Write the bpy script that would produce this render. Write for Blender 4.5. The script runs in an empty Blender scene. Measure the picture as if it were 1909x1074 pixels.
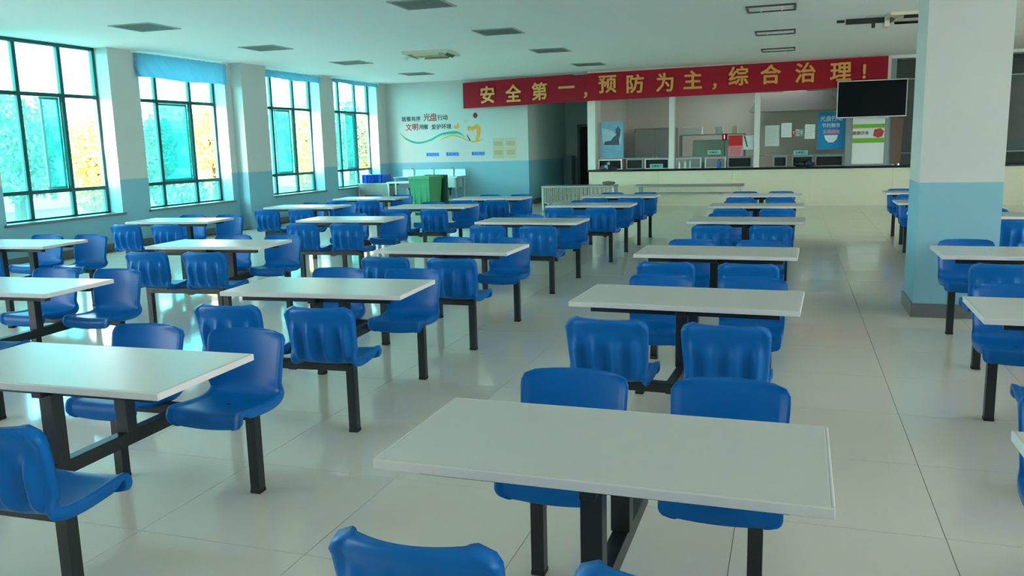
import bpy, bmesh, math, random
from mathutils import Vector, Matrix
random.seed(7)
R = math.radians
SC = bpy.context.scene
COL = SC.collection

# ---------------------------------------------------------------- camera, world, sun, exposure
cam_d = bpy.data.cameras.new('camera')
cam_d.sensor_fit = 'HORIZONTAL'; cam_d.sensor_width = 36.0
cam_d.lens = 36.0 * 1565.7 / 1909.0
cam_d.clip_start = 0.05; cam_d.clip_end = 400
cam = bpy.data.objects.new('camera', cam_d); COL.objects.link(cam)
cam.matrix_world = (Matrix.Translation((0, 0, 1.5965)) @ Matrix.Rotation(R(18.52), 4, 'Z')
                    @ Matrix.Rotation(R(90 - 9.617), 4, 'X') @ Matrix.Rotation(R(-1.45), 4, 'Z'))
SC.camera = cam
SC.view_settings.view_transform = 'Standard'
SC.view_settings.look = 'None'
SC.view_settings.gamma = 1.0
SC.view_settings.use_curve_mapping = False
SC.view_settings.exposure = 3.0
SC.cycles.diffuse_bounces = 8

world = bpy.data.worlds.new('sky'); SC.world = world; world.use_nodes = True
wn = world.node_tree.nodes; wl = world.node_tree.links
sky = wn.new('ShaderNodeTexSky'); sky.sky_type = 'NISHITA'; sky.sun_disc = False
sky.sun_elevation = R(42); sky.sun_rotation = R(200); sky.air_density = 1.0; sky.dust_density = 1.0
# broken white cloud over the clear sky, all round the dome
tcw = wn.new('ShaderNodeTexCoord'); cl = wn.new('ShaderNodeTexNoise'); cl.inputs['Scale'].default_value = 2.6; cl.inputs['Detail'].default_value = 6
rmp = wn.new('ShaderNodeValToRGB'); rmp.color_ramp.elements[0].position = 0.34; rmp.color_ramp.elements[1].position = 0.50
mxw = wn.new('ShaderNodeMix'); mxw.data_type = 'RGBA'; mxw.inputs[7].default_value = (1.72, 1.66, 1.60, 1)
wl.new(tcw.outputs['Generated'], cl.inputs['Vector']); wl.new(cl.outputs['Fac'], rmp.inputs['Fac']); wl.new(rmp.outputs['Color'], mxw.inputs[0])
wl.new(sky.outputs[0], mxw.inputs[6]); wl.new(mxw.outputs[2], wn['Background'].inputs['Color'])
wn['Background'].inputs['Strength'].default_value = 1.0

sun_d = bpy.data.lights.new('sun', 'SUN'); sun_d.energy = 2.2; sun_d.angle = R(0.6); sun_d.color = (1.0, 0.96, 0.90)
sun = bpy.data.objects.new('sun', sun_d); COL.objects.link(sun)
sun.rotation_euler = Vector((0.09, 0.64, -0.76)).to_track_quat('-Z', 'Y').to_euler()

# ---------------------------------------------------------------- materials
def lin(c):
    return tuple((v / 255 / 12.92 if v / 255 <= 0.04045 else ((v / 255 + 0.055) / 1.055) ** 2.4) for v in c)

MATS = {}
def mat(name, rgb, rough=0.5, metal=0.0, spec=0.5, noise=0.0, nscale=8.0, bump=0.0, coat=0.0):
    m = bpy.data.materials.new(name); m.use_nodes = True
    nt = m.node_tree; b = nt.nodes['Principled BSDF']
    c = lin(rgb)
    b.inputs['Base Color'].default_value = (*c, 1)
    b.inputs['Roughness'].default_value = rough
    b.inputs['Metallic'].default_value = metal
    b.inputs['Specular IOR Level'].default_value = spec
    if coat: b.inputs['Coat Weight'].default_value = coat
    if noise or bump:
        tc = nt.nodes.new('ShaderNodeTexCoord'); tn = nt.nodes.new('ShaderNodeTexNoise')
        tn.inputs['Scale'].default_value = nscale; tn.inputs['Detail'].default_value = 5
        nt.links.new(tc.outputs['Object'], tn.inputs['Vector'])
        if noise:
            mx = nt.nodes.new('ShaderNodeMix'); mx.data_type = 'RGBA'
            mx.inputs[6].default_value = (*[v * (1 - noise) for v in c], 1)
            mx.inputs[7].default_value = (*[min(1, v * (1 + noise)) for v in c], 1)
            nt.links.new(tn.outputs['Fac'], mx.inputs[0]); nt.links.new(mx.outputs[2], b.inputs['Base Color'])
        if bump:
            bp = nt.nodes.new('ShaderNodeBump'); bp.inputs['Strength'].default_value = bump
            bp.inputs['Distance'].default_value = 0.01
            nt.links.new(tn.outputs['Fac'], bp.inputs['Height']); nt.links.new(bp.outputs['Normal'], b.inputs['Normal'])
    MATS[name] = m
    return m

def wall_mat(name, upper, lower, zsplit):
    """Two-tone paint: the lower band is a real coat of blue paint up to zsplit."""
    m = mat(name, upper, 0.65, noise=0.03, nscale=3)
    nt = m.node_tree; b = nt.nodes['Principled BSDF']
    src = b.inputs['Base Color'].links[0].from_socket
    geo = nt.nodes.new('ShaderNodeNewGeometry'); sx = nt.nodes.new('ShaderNodeSeparateXYZ')
    lt = nt.nodes.new('ShaderNodeMath'); lt.operation = 'LESS_THAN'; lt.inputs[1].default_value = zsplit
    mx = nt.nodes.new('ShaderNodeMix'); mx.data_type = 'RGBA'
    mx.inputs[7].default_value = (*lin(lower), 1)
    nt.links.new(geo.outputs['Position'], sx.inputs[0]); nt.links.new(sx.outputs[2], lt.inputs[0])
    nt.links.new(lt.outputs[0], mx.inputs[0]); nt.links.new(src, mx.inputs[6]); nt.links.new(mx.outputs[2], b.inputs['Base Color'])
    return m

def glass_mat(name, tint, haze=0.0, rough=0.02):
    m = bpy.data.materials.new(name); m.use_nodes = True; nt = m.node_tree
    nt.nodes.remove(nt.nodes['Principled BSDF'])
    out = nt.nodes['Material Output']
    t = nt.nodes.new('ShaderNodeBsdfTransparent'); t.inputs[0].default_value = (*tint, 1)
    g = nt.nodes.new('ShaderNodeBsdfGlossy'); g.inputs['Roughness'].default_value = rough
    fr = nt.nodes.new('ShaderNodeFresnel'); fr.inputs[0].default_value = 1.45
    mx = nt.nodes.new('ShaderNodeMixShader')
    geo = nt.nodes.new('ShaderNodeNewGeometry'); inv = nt.nodes.new('ShaderNodeMath'); inv.operation = 'SUBTRACT'; inv.inputs[0].default_value = 1.0
    mu_ = nt.nodes.new('ShaderNodeMath'); mu_.operation = 'MULTIPLY'        # the far face of a pane only transmits
    nt.links.new(geo.outputs['Backfacing'], inv.inputs[1]); nt.links.new(inv.outputs[0], mu_.inputs[0]); nt.links.new(fr.outputs[0], mu_.inputs[1])
    through = t
    if haze:            # film of dust that scatters daylight on its way through
        d = nt.nodes.new('ShaderNodeBsdfTranslucent'); d.inputs[0].default_value = (*[v * v for v in tint], 1)
        hz = nt.nodes.new('ShaderNodeMixShader'); hz.inputs[0].default_value = haze
        nt.links.new(t.outputs[0], hz.inputs[1]); nt.links.new(d.outputs[0], hz.inputs[2]); through = hz
    nt.links.new(mu_.outputs[0], mx.inputs[0]); nt.links.new(through.outputs[0], mx.inputs[1]); nt.links.new(g.outputs[0], mx.inputs[2])
    nt.links.new(mx.outputs[0], out.inputs[0])
    return m

def cloth_mat(name, rgb, trans, rough=0.9):
    m = mat(name, rgb, rough, spec=0.1, noise=0.05, nscale=30)
    nt = m.node_tree; b = nt.nodes['Principled BSDF']; out = nt.nodes['Material Output']
    tr = nt.nodes.new('ShaderNodeBsdfTranslucent'); tr.inputs[0].default_value = (*lin(rgb), 1)
    mx = nt.nodes.new('ShaderNodeMixShader'); mx.inputs[0].default_value = trans
    nt.links.new(b.outputs[0], mx.inputs[1]); nt.links.new(tr.outputs[0], mx.inputs[2]); nt.links.new(mx.outputs[0], out.inputs[0])
    return m

M_wall = wall_mat('wall_paint', (194, 199, 195), (126, 178, 194), 1.19)
M_ceil = mat('ceiling_paint', (250, 251, 248), 0.8, noise=0.02, nscale=2)
M_tile = mat('polished_tile', (216, 213, 200), 0.10, spec=0.5, noise=0.04, nscale=1.5)
M_grout = mat('grout', (92, 88, 78), 0.8)
M_top = mat('grey_laminate', (190, 194, 190), 0.30, noise=0.03, nscale=60)
M_edge = mat('lit_edge', (205, 207, 206), 0.35)  # tabletop grey lightened to paint the brighter light on its edges
M_blue = mat('blue_plastic', (0, 99, 176), 0.36, spec=0.22, noise=0.03, nscale=40)
M_black = mat('black_paint', (22, 30, 33), 0.38)
M_cap = mat('black_rubber', (14, 16, 18), 0.7)
M_frame = mat('teal_aluminium', (38, 84, 84), 0.4, metal=0.2)
M_sash = mat('sunlit_teal_aluminium', (120, 176, 172), 0.4, metal=0.1)  # frame teal lightened to paint in the daylight on the sashes
M_sill = mat('grey_stone', (110, 116, 116), 0.35, noise=0.12, nscale=60)
M_skirt = mat('skirting_tile', (104, 108, 106), 0.3, noise=0.08, nscale=40)
M_white = mat('white_paint', (232, 234, 228), 0.5)
M_alu = mat('white_aluminium', (222, 224, 220), 0.35)
M_greyalu = mat('grey_aluminium', (140, 150, 152), 0.4, metal=0.3)
M_steel = mat('stainless_steel', (196, 200, 200), 0.28, metal=0.9, noise=0.05, nscale=20)
M_steeld = mat('brushed_steel', (150, 152, 150), 0.4, metal=0.8, noise=0.1, nscale=50)
M_cream = mat('cream_panel', (222, 216, 190), 0.3, noise=0.03, nscale=5)
M_granite = mat('black_granite', (24, 28, 30), 0.15, noise=0.5, nscale=200)
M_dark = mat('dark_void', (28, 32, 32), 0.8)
M_kwall = mat('kitchen_wall', (196, 198, 192), 0.6, noise=0.05, nscale=2)
M_screen = mat('screen_glass', (12, 18, 22), 0.35, spec=0.12)
M_bin = mat('green_plastic', (78, 160, 112), 0.4, noise=0.06, nscale=20)
M_bind = mat('dark_green_plastic', (20, 78, 58), 0.45, noise=0.06, nscale=20)
M_red = cloth_mat('red_banner_cloth', (188, 50, 64), 0.35)
M_gold = mat('gold_lettering', (232, 164, 84), 0.5)
M_curtain = cloth_mat('blue_curtain_cloth', (112, 170, 200), 0.35)
M_paper = mat('white_paper', (226, 230, 228), 0.7)
M_paper2 = mat('pale_blue_paper', (196, 212, 212), 0.7)
M_beige = mat('beige_board', (196, 188, 160), 0.6)
M_beige2 = mat('tan_print', (168, 142, 110), 0.6)
M_ink = mat('dark_ink', (30, 52, 62), 0.6)
M_inkred = mat('red_ink', (176, 44, 60), 0.6)
M_green = mat('green_print', (40, 160, 130), 0.6)
M_green2 = mat('pale_green_print', (120, 205, 180), 0.6)
M_orange = mat('orange_print', (232, 160, 52), 0.6)
M_blueprint = mat('blue_print', (44, 92, 200), 0.6)
M_skyprint = mat('sky_blue_print', (0, 130, 190), 0.6)
M_teal = mat('teal_label', (120, 205, 195), 0.6)
M_pink = mat('pink_paper', (226, 140, 150), 0.7)
M_redp = mat('red_paper', (206, 36, 44), 0.7)
M_limeg = mat('leaf_green_print', (110, 180, 50), 0.6)
M_brown = mat('brown_bag', (110, 88, 78), 0.8)
M_acw = mat('ac_cream_plastic', (214, 208, 180), 0.5)
M_glass_t = glass_mat('teal_glass', (0.42, 0.79, 0.79), 0.07)
M_glass_c = glass_mat('clear_glass', (0.95, 0.975, 0.965))
M_asphalt = mat('pale_concrete', (206, 206, 200), 0.9, noise=0.08, nscale=1)
M_bark = mat('bark', (92, 74, 56), 0.9, noise=0.3, nscale=12)
M_leaf1 = mat('yellow_green_leaf', (204, 188, 110), 0.7, noise=0.3, nscale=2)
M_leaf2 = mat('green_leaf', (104, 136, 96), 0.7, noise=0.3, nscale=2)
M_leaf3 = mat('amber_leaf', (204, 156, 70), 0.7, noise=0.3, nscale=2)
M_facade = mat('pale_render', (222, 216, 208), 0.8, noise=0.05, nscale=1)
M_winpane = mat('facade_window', (70, 86, 96), 0.15)

# ---------------------------------------------------------------- helpers
class MB:
    """Collects shapes into one mesh."""
    def __init__(s): s.bm = bmesh.new()
    def box(s, x0, y0, z0, x1, y1, z1, bev=0.0):
        r = bmesh.ops.create_cube(s.bm, size=1.0)
        vs = r['verts']
        for v in vs:
            v.co = Vector(((x0 + x1) / 2 + v.co.x * (x1 - x0), (y0 + y1) / 2 + v.co.y * (y1 - y0), (z0 + z1) / 2 + v.co.z * (z1 - z0)))
        if bev:
            es = list({e for v in vs for e in v.link_edges})
            bmesh.ops.bevel(s.bm, geom=es, offset=bev, segments=2, affect='EDGES', profile=0.5)
        return s
    def tube(s, a, b, r, n=10, r2=None):
        a = Vector(a); b = Vector(b); d = b - a
        res = bmesh.ops.create_cone(s.bm, cap_ends=True, segments=n, radius1=r, radius2=r if r2 is None else r2, depth=d.length)
        q = d.to_track_quat('Z', 'Y')
        for v in res['verts']: v.co = q @ v.co + (a + b) / 2
        return s
    def prism(s, pts, axis, a, b):
        """Extrude a 2-D outline along an axis: 'y' takes (x,z), 'x' takes (y,z), 'z' takes (x,y)."""
        def P(p, t):
            if axis == 'y': return (p[0], t, p[1])
            if axis == 'x': return (t, p[0], p[1])
            return (p[0], p[1], t)
        A = [s.bm.verts.new(P(p, a)) for p in pts]; B = [s.bm.verts.new(P(p, b)) for p in pts]
        n = len(pts)
        s.bm.faces.new(A); s.bm.faces.new(B[::-1])
        for i in range(n): s.bm.faces.new((A[i], B[i], B[(i + 1) % n], A[(i + 1) % n]))
        return s
    def strip(s, top, bot, y, t):
        """A flat ribbon between two polylines of (x,z), thickness t towards -y."""
        pts = list(top) + list(bot)[::-1]
        n = len(top)
        f = [s.bm.verts.new((p[0], y - t, p[1])) for p in top]; g = [s.bm.verts.new((p[0], y - t, p[1])) for p in bot]
        f2 = [s.bm.verts.new((p[0], y, p[1])) for p in top]; g2 = [s.bm.verts.new((p[0], y, p[1])) for p in bot]
        for i in range(n - 1):
            s.bm.faces.new((f[i], f[i + 1], g[i + 1], g[i])); s.bm.faces.new((f2[i], g2[i], g2[i + 1], f2[i + 1]))
            s.bm.faces.new((f[i], f2[i], f2[i + 1], f[i + 1])); s.bm.faces.new((g[i], g[i + 1], g2[i + 1], g2[i]))
        return s
    def sphere(s, c, r, sc=(1, 1, 1), n=12):
        res = bmesh.ops.create_uvsphere(s.bm, u_segments=n, v_segments=n // 2 + 2, radius=r)
        for v in res['verts']: v.co = Vector((v.co.x * sc[0], v.co.y * sc[1], v.co.z * sc[2])) + Vector(c)
        return s
    def mesh(s, name, m, smooth=False):
        bmesh.ops.recalc_face_normals(s.bm, faces=s.bm.faces[:])
        me = bpy.data.meshes.new(name); s.bm.to_mesh(me); s.bm.free()
        if m: me.materials.append(m)
        if smooth:
            for p in me.polygons: p.use_smooth = True
        return me

def link(name, me, parent=None, loc=None, rotz=0.0):
    o = bpy.data.objects.new(name, me); COL.objects.link(o)
    if parent: o.parent = parent
    if loc is not None: o.location = loc
    if rotz: o.rotation_euler = (0, 0, rotz)
    return o
def obj(name, mb, m, parent=None, smooth=False, loc=None, rotz=0.0):
    return link(name, mb.mesh(name, m, smooth), parent, loc, rotz)
def thing(name, label, cat, loc=(0, 0, 0), rotz=0.0, group=None):
    o = bpy.data.objects.new(name, None); COL.objects.link(o)
    o.location = loc; o.rotation_euler = (0, 0, rotz); o.empty_display_size = 0.1
    return tag(o, label, cat, group)
def tag(o, label, cat, group=None):
    o['label'] = label; o['category'] = cat
    if group: o['group'] = group
    return o
def struct(name, mb, m, parent=None):
    o = obj(name, mb, m, parent)
    if parent is None: o['kind'] = 'structure'
    return o
def text_mesh(name, body, size, m, bold=0.0, ext=0.004, sx=1.0):
    """Lettering as a mesh standing in the x-z plane, centred, facing -y; bold strokes overlay shifted copies."""
    cu = bpy.data.curves.new('lettering', 'FONT'); cu.body = body; cu.size = size; cu.extrude = ext
    cu.align_x = 'CENTER'; cu.align_y = 'CENTER'; cu.resolution_u = 2
    t = bpy.data.objects.new('lettering', cu); COL.objects.link(t)
    bpy.context.view_layer.update()
    me = bpy.data.meshes.new_from_object(t.evaluated_get(bpy.context.evaluated_depsgraph_get()))
    bpy.data.objects.remove(t); bpy.data.curves.remove(cu)
    xs = [v.co.x for v in me.vertices]; ys = [v.co.y for v in me.vertices]
    cx = (min(xs) + max(xs)) / 2; cy = (min(ys) + max(ys)) / 2
    base = [((v.co.x - cx) * sx, -v.co.z, v.co.y - cy) for v in me.vertices]; fs = [tuple(p.vertices) for p in me.polygons]
    bpy.data.meshes.remove(me)
    offs = [(0, 0)] if not bold else [(bold * math.cos(a * R(60)), bold * math.sin(a * R(60))) for a in range(6)] + [(0, 0)]
    co = []; faces = []
    for k, (dx, dz) in enumerate(offs):
        n0 = len(co); co += [(x + dx, y - k * .00012, z + dz) for x, y, z in base]; faces += [tuple(q + n0 for q in f) for f in fs]
    out = bpy.data.meshes.new(name); out.from_pydata(co, [], faces); out.materials.append(m)
    return out

XL, YF, YC, ZC = -11.0, 22.0, 21.4, 3.4     # window wall, far wall, serving front, ceiling
XR, YB = 13.0, -5.0
YK = 26.0                                   # kitchen back wall

# ---------------------------------------------------------------- floor: porcelain tiles laid in a grid
floor = struct('floor', MB().box(XL - 0.4, YB - 0.3, -0.25, XR + 0.3, YK + 0.3, -0.004), M_grout)
TP = 0.813
tile_me = MB().box(-TP / 2 + .0015, -TP / 2 + .0015, -.012, TP / 2 - .0015, TP / 2 - .0015, 0).mesh('floor_tile', M_tile)
cells = []
ix0 = int((XL - 0.62) / TP) - 1; ix1 = int((XR - 0.62) / TP) + 1
for i in range(ix0, ix1 + 1):
    for j in range(-10, 29):
        cx = 0.626 + (i + 0.5) * TP; cy = 2.71 + (j + 0.5) * TP
        if cx - TP / 2 < XL - 0.3 or cx + TP / 2 > XR + 0.3 or cy - TP / 2 < YB - 0.2 or cy + TP / 2 > YK + 0.2: continue
        ang = abs(math.atan2(-cx, cy + 0.8) - R(18.5))
        vis = cy > 1.2 and ang < R(35)
        cells.append((0 if vis else 1, math.hypot(cx, cy), cx, cy))
cells.sort()
rest = MB()
for k, (_, _, cx, cy) in enumerate(cells):
    if k < 290:
        link('floor_tile', tile_me, floor, (cx, cy, 0))
    else:
        rest.box(cx - TP / 2 + .0015, cy - TP / 2 + .0015, -.012, cx + TP / 2 - .0015, cy + TP / 2 - .0015, 0)
o = obj('tile_field', rest, M_tile, floor); o['kind'] = 'stuff'

# ---------------------------------------------------------------- ceiling, walls, pillars
struct('ceiling', MB().box(XL - 0.4, YB - 0.3, ZC, XR + 0.3, YK + 0.3, ZC + 0.2), M_ceil)

WIN = [(9.42, 11.72), (12.40, 14.80), (16.10, 18.45), (19.12, 21.45)]
WIN += [(2.70, 5.00), (5.70, 8.05), (-4.0, -1.65), (-0.95, 1.40)]  # unseen windows; the rear pair is glazed clear to let in neutral light
ZS = 0.60
wl_ = MB().box(XL - 0.36, YB - 0.2, 0, XL, YF + 0.2, ZS)
edges = sorted(WIN)
prev = YB - 0.2
for a, b in edges:
    wl_.box(XL - 0.36, prev, ZS, XL, a, ZC); prev = b
wl_.box(XL - 0.36, prev, ZS, XL, YF + 0.2, ZC)
struct('wall_left', wl_, M_wall)
struct('baseboard_left', MB().box(XL, YB, 0, XL + 0.012, YF, 0.12), M_skirt)
struct('wall_back', MB().box(XL, YF, 0, -6.8, YF + 0.2, ZC).box(-7.0, YF + 0.2, 0, -6.8, YK, ZC).box(-6.8, YK, 0, -4.9, YK + 0.2, ZC), M_wall)
struct('baseboard_back', MB().box(XL, YF - 0.012, 0, -6.788, YF, 0.12).box(-6.8, YF, 0, -6.788, YK, 0.12), M_skirt)
# pilaster between the window pairs and the square pillar beside the aisle
struct('trim_1', MB().box(XL, 15.0, 0, XL + 0.26, 15.86, ZC), M_wall)
struct('pillar', MB().box(1.05, 8.10, 0, 1.70, 8.76, ZC), M_wall)
struct('baseboard_pillar', MB().box(1.032, 8.082, 0, 1.718, 8.778, 0.125), M_skirt)
# right wall and the wall behind the camera: right-hand openings added for fill light
wr = MB().box(XR, YB, 0, XR + 0.25, YC, 0.9).box(XR, YB, 3.2, XR + 0.25, YC, ZC).box(XR, 11.4, .9, XR + .25, YC, 3.2)
for y0 in (-5.0, -1.8, 1.5, 4.8, 8.1): wr.box(XR, y0, 0.9, XR + 0.25, y0 + .8, 3.2)
struct('wall_right', wr, M_wall)
wf = MB().box(XL, YB - 0.25, 0, XR, YB, ZC)
struct('wall_front', wf, M_wall)

# ---------------------------------------------------------------- windows of the left wall
XW = XL - 0.31       # glass plane
def bar(y0, z0, y1, z1, d=0.035): return MB().box(XW - d, y0, z0, XW + d, y1, z1, 0.004)
def pane(parent, y0, z0, y1, z1, dx=0.0, m=None):
    return obj('pane', MB().box(XW + dx - 0.003, y0, z0, XW + dx + 0.003, y1, z1), m or M_glass_t, parent)
SASH = {1: (0.52, 1.0), 2: (0.0, 1.0), 3: (0.16, 0.95), 4: (0.48, 1.0)}   # how far the sliding sash stands across the middle light
for n, (y0, y1) in enumerate(WIN, 1):
    f = MB()
    for a, b in ((y0, y0 + .055), (y1 - .055, y1)): f.box(XW - .04, a, ZS, XW + .04, b, ZC - 0.002, 0.004)
    f.box(XW - .04, y0, ZS, XW + .04, y1, ZS + .05, 0.004).box(XW - .04, y0, ZC - .052, XW + .04, y1, ZC - .002, 0.004)
    w = struct('window_%d' % n, f, M_frame)
    m1, m2 = y0 + 0.72, y1 - 0.74
    for ym in (m1, m2): obj('mullion', bar(ym - .035, ZS + .05, ym + .035, ZC - .052), M_frame, w)
    for zt in (1.06, 2.58): obj('transom', bar(y0 + .055, zt - .03, y1 - .055, zt + .03, 0.03), M_frame, w)
    cols = [(y0 + .055, m1 - .035), (m1 + .035, m2 - .035), (m2 + .035, y1 - .055)]
    rows = [(ZS + .05, 1.03), (1.09, 2.55), (2.61, ZC - .052)]
    for ci, (a, b) in enumerate(cols):
        for ri, (c, d) in enumerate(rows):
            if ri == 1 and ci == 2: continue            # this light stands open: its sash is slid behind the middle one
            pane(w, a, c, b, d, 0.0, M_glass_t if n <= 6 else M_glass_c)
    s0, s1 = SASH.get(n, (0.1, 1.0)); a, b = cols[1]; a, b = a + (b - a) * s0, a + (b - a) * s1
    sx = XW - 0.05
    sh = MB()
    for p, q in ((a, a + .045), (b - .045, b)): sh.box(sx - .012, p, 1.09, sx + .012, q, 2.55)
    sh.box(sx - .012, a, 1.09, sx + .012, b, 1.13).box(sx - .012, a, 2.51, sx + .012, b, 2.55)
    sash = obj('sliding_sash', sh, M_sash, w)
    pane(sash, a + .045, 1.13, b - .045, 2.51, -0.05, M_glass_t if n <= 6 else M_glass_c)
    obj('sill', MB().box(XL - 0.27, y0 - 0.0, ZS - .0, XL + 0.03, y1 + 0.0, ZS + .022, 0.003)
        .box(XL, y0 - .05, ZS - .02, XL + 0.035, y1 + .05, ZS + .022, 0.003), M_sill, w)

# ---------------------------------------------------------------- gathered blue curtains under the window heads
def curtain(y0, y1, zb, label):
    b = MB(); bm = b.bm
    N, K = 60, 10; g = []
    for i in range(N + 1):
        u = i / N; row = []
        for k in range(K + 1):
            v = k / K
            ph = u * 24 + (1 - v) * 5.0 * (1 - u)
            x = XL + 0.035 + 0.016 * math.sin(ph * 2.1) * (0.3 + v) + 0.01 * math.sin(ph * 5.3 + 1)
            z = ZC - 0.03 - (ZC - 0.03 - zb) * v + 0.012 * math.sin(u * 9) * v
            row.append(bm.verts.new((x, y0 + (y1 - y0) * u, z)))
        g.append(row)
    for i in range(N):
        for k in range(K): bm.faces.new((g[i][k], g[i + 1][k], g[i + 1][k + 1], g[i][k + 1]))
    t = thing('curtain', label, 'curtain', (0, 0, 0), group='blue curtains drawn up over the windows')
    obj('cloth', b, M_curtain, t, True)
    obj('curtain_rod', MB().tube((XL + .035, y0 - .05, ZC - .025), (XL + .035, y1 + .05, ZC - .025), 0.011), M_white, t)
    m = MB()
    for y in (y0 - .04, y1 + .04): m.box(XL, y - .012, ZC - .05, XL + .05, y + .012, ZC - .003)
    obj('rod_bracket', m, M_white, t)
curtain(12.30, 14.82, 2.95, 'deep blue gathered curtain hanging at the head of the second window')
curtain(16.02, 18.47, 3.20, 'blue gathered curtain at the head of the third window, beyond the pilaster')
curtain(19.05, 21.47, 3.27, 'short blue gathered curtain at the head of the window beside the far wall')

# ---------------------------------------------------------------- canteen table with four moulded seats on one welded frame
def smooth01(t):
    t = max(0.0, min(1.0, t)); return t * t * (3 - 2 * t)
PROF = [(-.208, .372), (-.216, .405), (-.208, .438), (-.18, .449), (-.10, .440), (0, .433), (.07, .437), (.115, .455), (.140, .495), (.152, .55), (.164, .62), (.178, .69), (.192, .755)]
def catmull(P, n):
    out = []
    for i in range(len(P) - 1):
        p0 = P[max(i - 1, 0)]; p1 = P[i]; p2 = P[i + 1]; p3 = P[min(i + 2, len(P) - 1)]
        for k in range(n):
            t = k / n
            out.append(tuple(0.5 * (2 * p1[c] + (p2[c] - p0[c]) * t + (2 * p0[c] - 5 * p1[c] + 4 * p2[c] - p3[c]) * t * t + (3 * p1[c] - p0[c] - 3 * p2[c] + p3[c]) * t ** 3) for c in (0, 1)))
    out.append(P[-1]); return out
def make_shell():
    prof = catmull(PROF, 3); ns = len(prof); nu = 37
    L = [0]
    for a, b in zip(prof, prof[1:]): L.append(L[-1] + math.hypot(b[0] - a[0], b[1] - a[1]))
    tot = L[-1]
    nrm = []
    for i in range(ns):
        a = prof[max(i - 1, 0)]; b = prof[min(i + 1, ns - 1)]
        dy, dz = b[0] - a[0], b[1] - a[1]; l = math.hypot(dy, dz); nrm.append((-dz / l, dy / l))   # towards the sitter
    split = min(range(ns), key=lambda i: abs(prof[i][0] - .122) + abs(prof[i][1] - .462))
    front, rear = [], []
    for i in range(ns):
        s = L[i]; y, z = prof[i]; ny, nz = nrm[i]
        back = smooth01((z - .44) / .08) if y > .05 else 0.0
        hw = .196 + .012 * back * smooth01((z - .45) / .3)
        r = .055 if back > .5 else .04
        d = min(s, tot - s)
        if d < r: hw = hw - r + math.sqrt(max(0, r * r - (r - d) ** 2))
        fr, rr = [], []
        for k in range(nu):
            u = -1 + 2 * k / (nu - 1)
            u = math.copysign(abs(u) ** 0.85, u)
            x = u * hw
            yy = y - back * .044 * u * u; zz = z + (1 - back) * .010 * u * u
            lip = .007 * smooth01((abs(u) - .86) / .06)
            fr.append((x, yy + ny * lip, zz + nz * lip))
            rim = smooth01((abs(u) - .84) / .1)
            t = (1 - back) * (.020 + .020 * rim * smooth01((y + .19) / .06)) + back * (.011 + .012 * rim)
            ribz = smooth01((.69 - z) / .10) * back
            rib = .5 - .5 * math.cos(2 * math.pi * 2 * u)
            t += ribz * .038 * (rib ** 1.9) * (1 - .5 * rim)
            t += .010 * smooth01((z - .70) / .02) * back * (1 - smooth01((z - .745) / .01))
            if min(s, tot - s) < .012: t = max(t, .02)
            rr.append((x * (.985), yy - ny * t, zz - nz * t))
        front.append(fr); rear.append(rr)
    bm = bmesh.new()
    F = [[bm.verts.new(p) for p in row] for row in front]; G = [[bm.verts.new(p) for p in row] for row in rear]
    tagl = bm.faces.layers.int.new('b')
    def face(vs, i):
        f = bm.faces.new(vs); f[tagl] = 1 if i >= split else 0; f.smooth = True
    for i in range(ns - 1):
        for k in range(nu - 1):
            face((F[i][k], F[i][k + 1], F[i + 1][k + 1], F[i + 1][k]), i)
            face((G[i][k], G[i + 1][k], G[i + 1][k + 1], G[i][k + 1]), i)
        face((F[i][0], F[i + 1][0], G[i + 1][0], G[i][0]), i)
        face((F[i][-1], G[i][-1], G[i + 1][-1], F[i + 1][-1]), i)
    for k in range(nu - 1):
        face((F[0][k], G[0][k], G[0][k + 1], F[0][k + 1]), 0)
        face((F[-1][k], F[-1][k + 1], G[-1][k + 1], G[-1][k]), ns)
    bmesh.ops.recalc_face_normals(bm, faces=bm.faces[:])
    bm.normal_update()
    def sub(val, nm):
        idx = {}; co = []; no = []; fs = []
        for f in bm.faces:
            if f[tagl] != val: continue
            q = []
            for v in f.verts:
                if v not in idx: idx[v] = len(co); co.append(v.co[:]); no.append(v.normal[:])
                q.append(idx[v])
            fs.append(q)
        me = bpy.data.meshes.new(nm); me.from_pydata(co, [], fs); me.materials.append(M_blue)
        for p in me.polygons: p.use_smooth = True
        me.normals_split_custom_set_from_vertices(no)
        return me
    a, b = sub(0, 'seat'), sub(1, 'backrest')
    bm.free(); return a, b
SEAT, BACK = make_shell()
EMB = MB()
for dx in (-.03, -.015, 0.0, .022): EMB.box(dx - .004, .150, .655, dx + .004, .170, .69 - abs(dx) * .3, .001)
EMB = EMB.mesh('embossed_mark', M_blue)
HOLE = MB().tube((0, -.03, .428), (0, -.03, .4365), .009, 10).mesh('drain_hole', M_cap)
TOP = MB().box(-.592, -.292, .722, .592, .292, .75, .004).mesh('tabletop', M_top)
eb = MB()
for x0, y0, x1, y1 in ((-.6, -.3, .6, -.291), (-.6, .291, .6, .3), (-.6, -.291, -.591, .291), (.591, -.291, .6, .291)):
    eb.box(x0, y0, .7215, x1, y1, .7495, .003)
EDGE = eb.mesh('lit_edge', M_edge)
T2 = .025
RAIL = MB().box(-.50, -.0225, .682, .50, .0225, .722, .002).mesh('top_rail', M_black)
XRAIL = MB().box(-.0225, -.26, .682, .0225, .26, .722, .002).mesh('cross_rail', M_black)
POST = MB().box(-.03, -.03, .40, .03, .03, .682, .002).mesh('table_post', M_black)
YBAR = MB().box(-.025, -.53, .34, .025, .53, .40, .002).mesh('floor_spreader', M_black)
BEAM = MB().box(-.415, -.025, .36, .415, .025, .41, .002).mesh('seat_beam', M_black)
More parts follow.
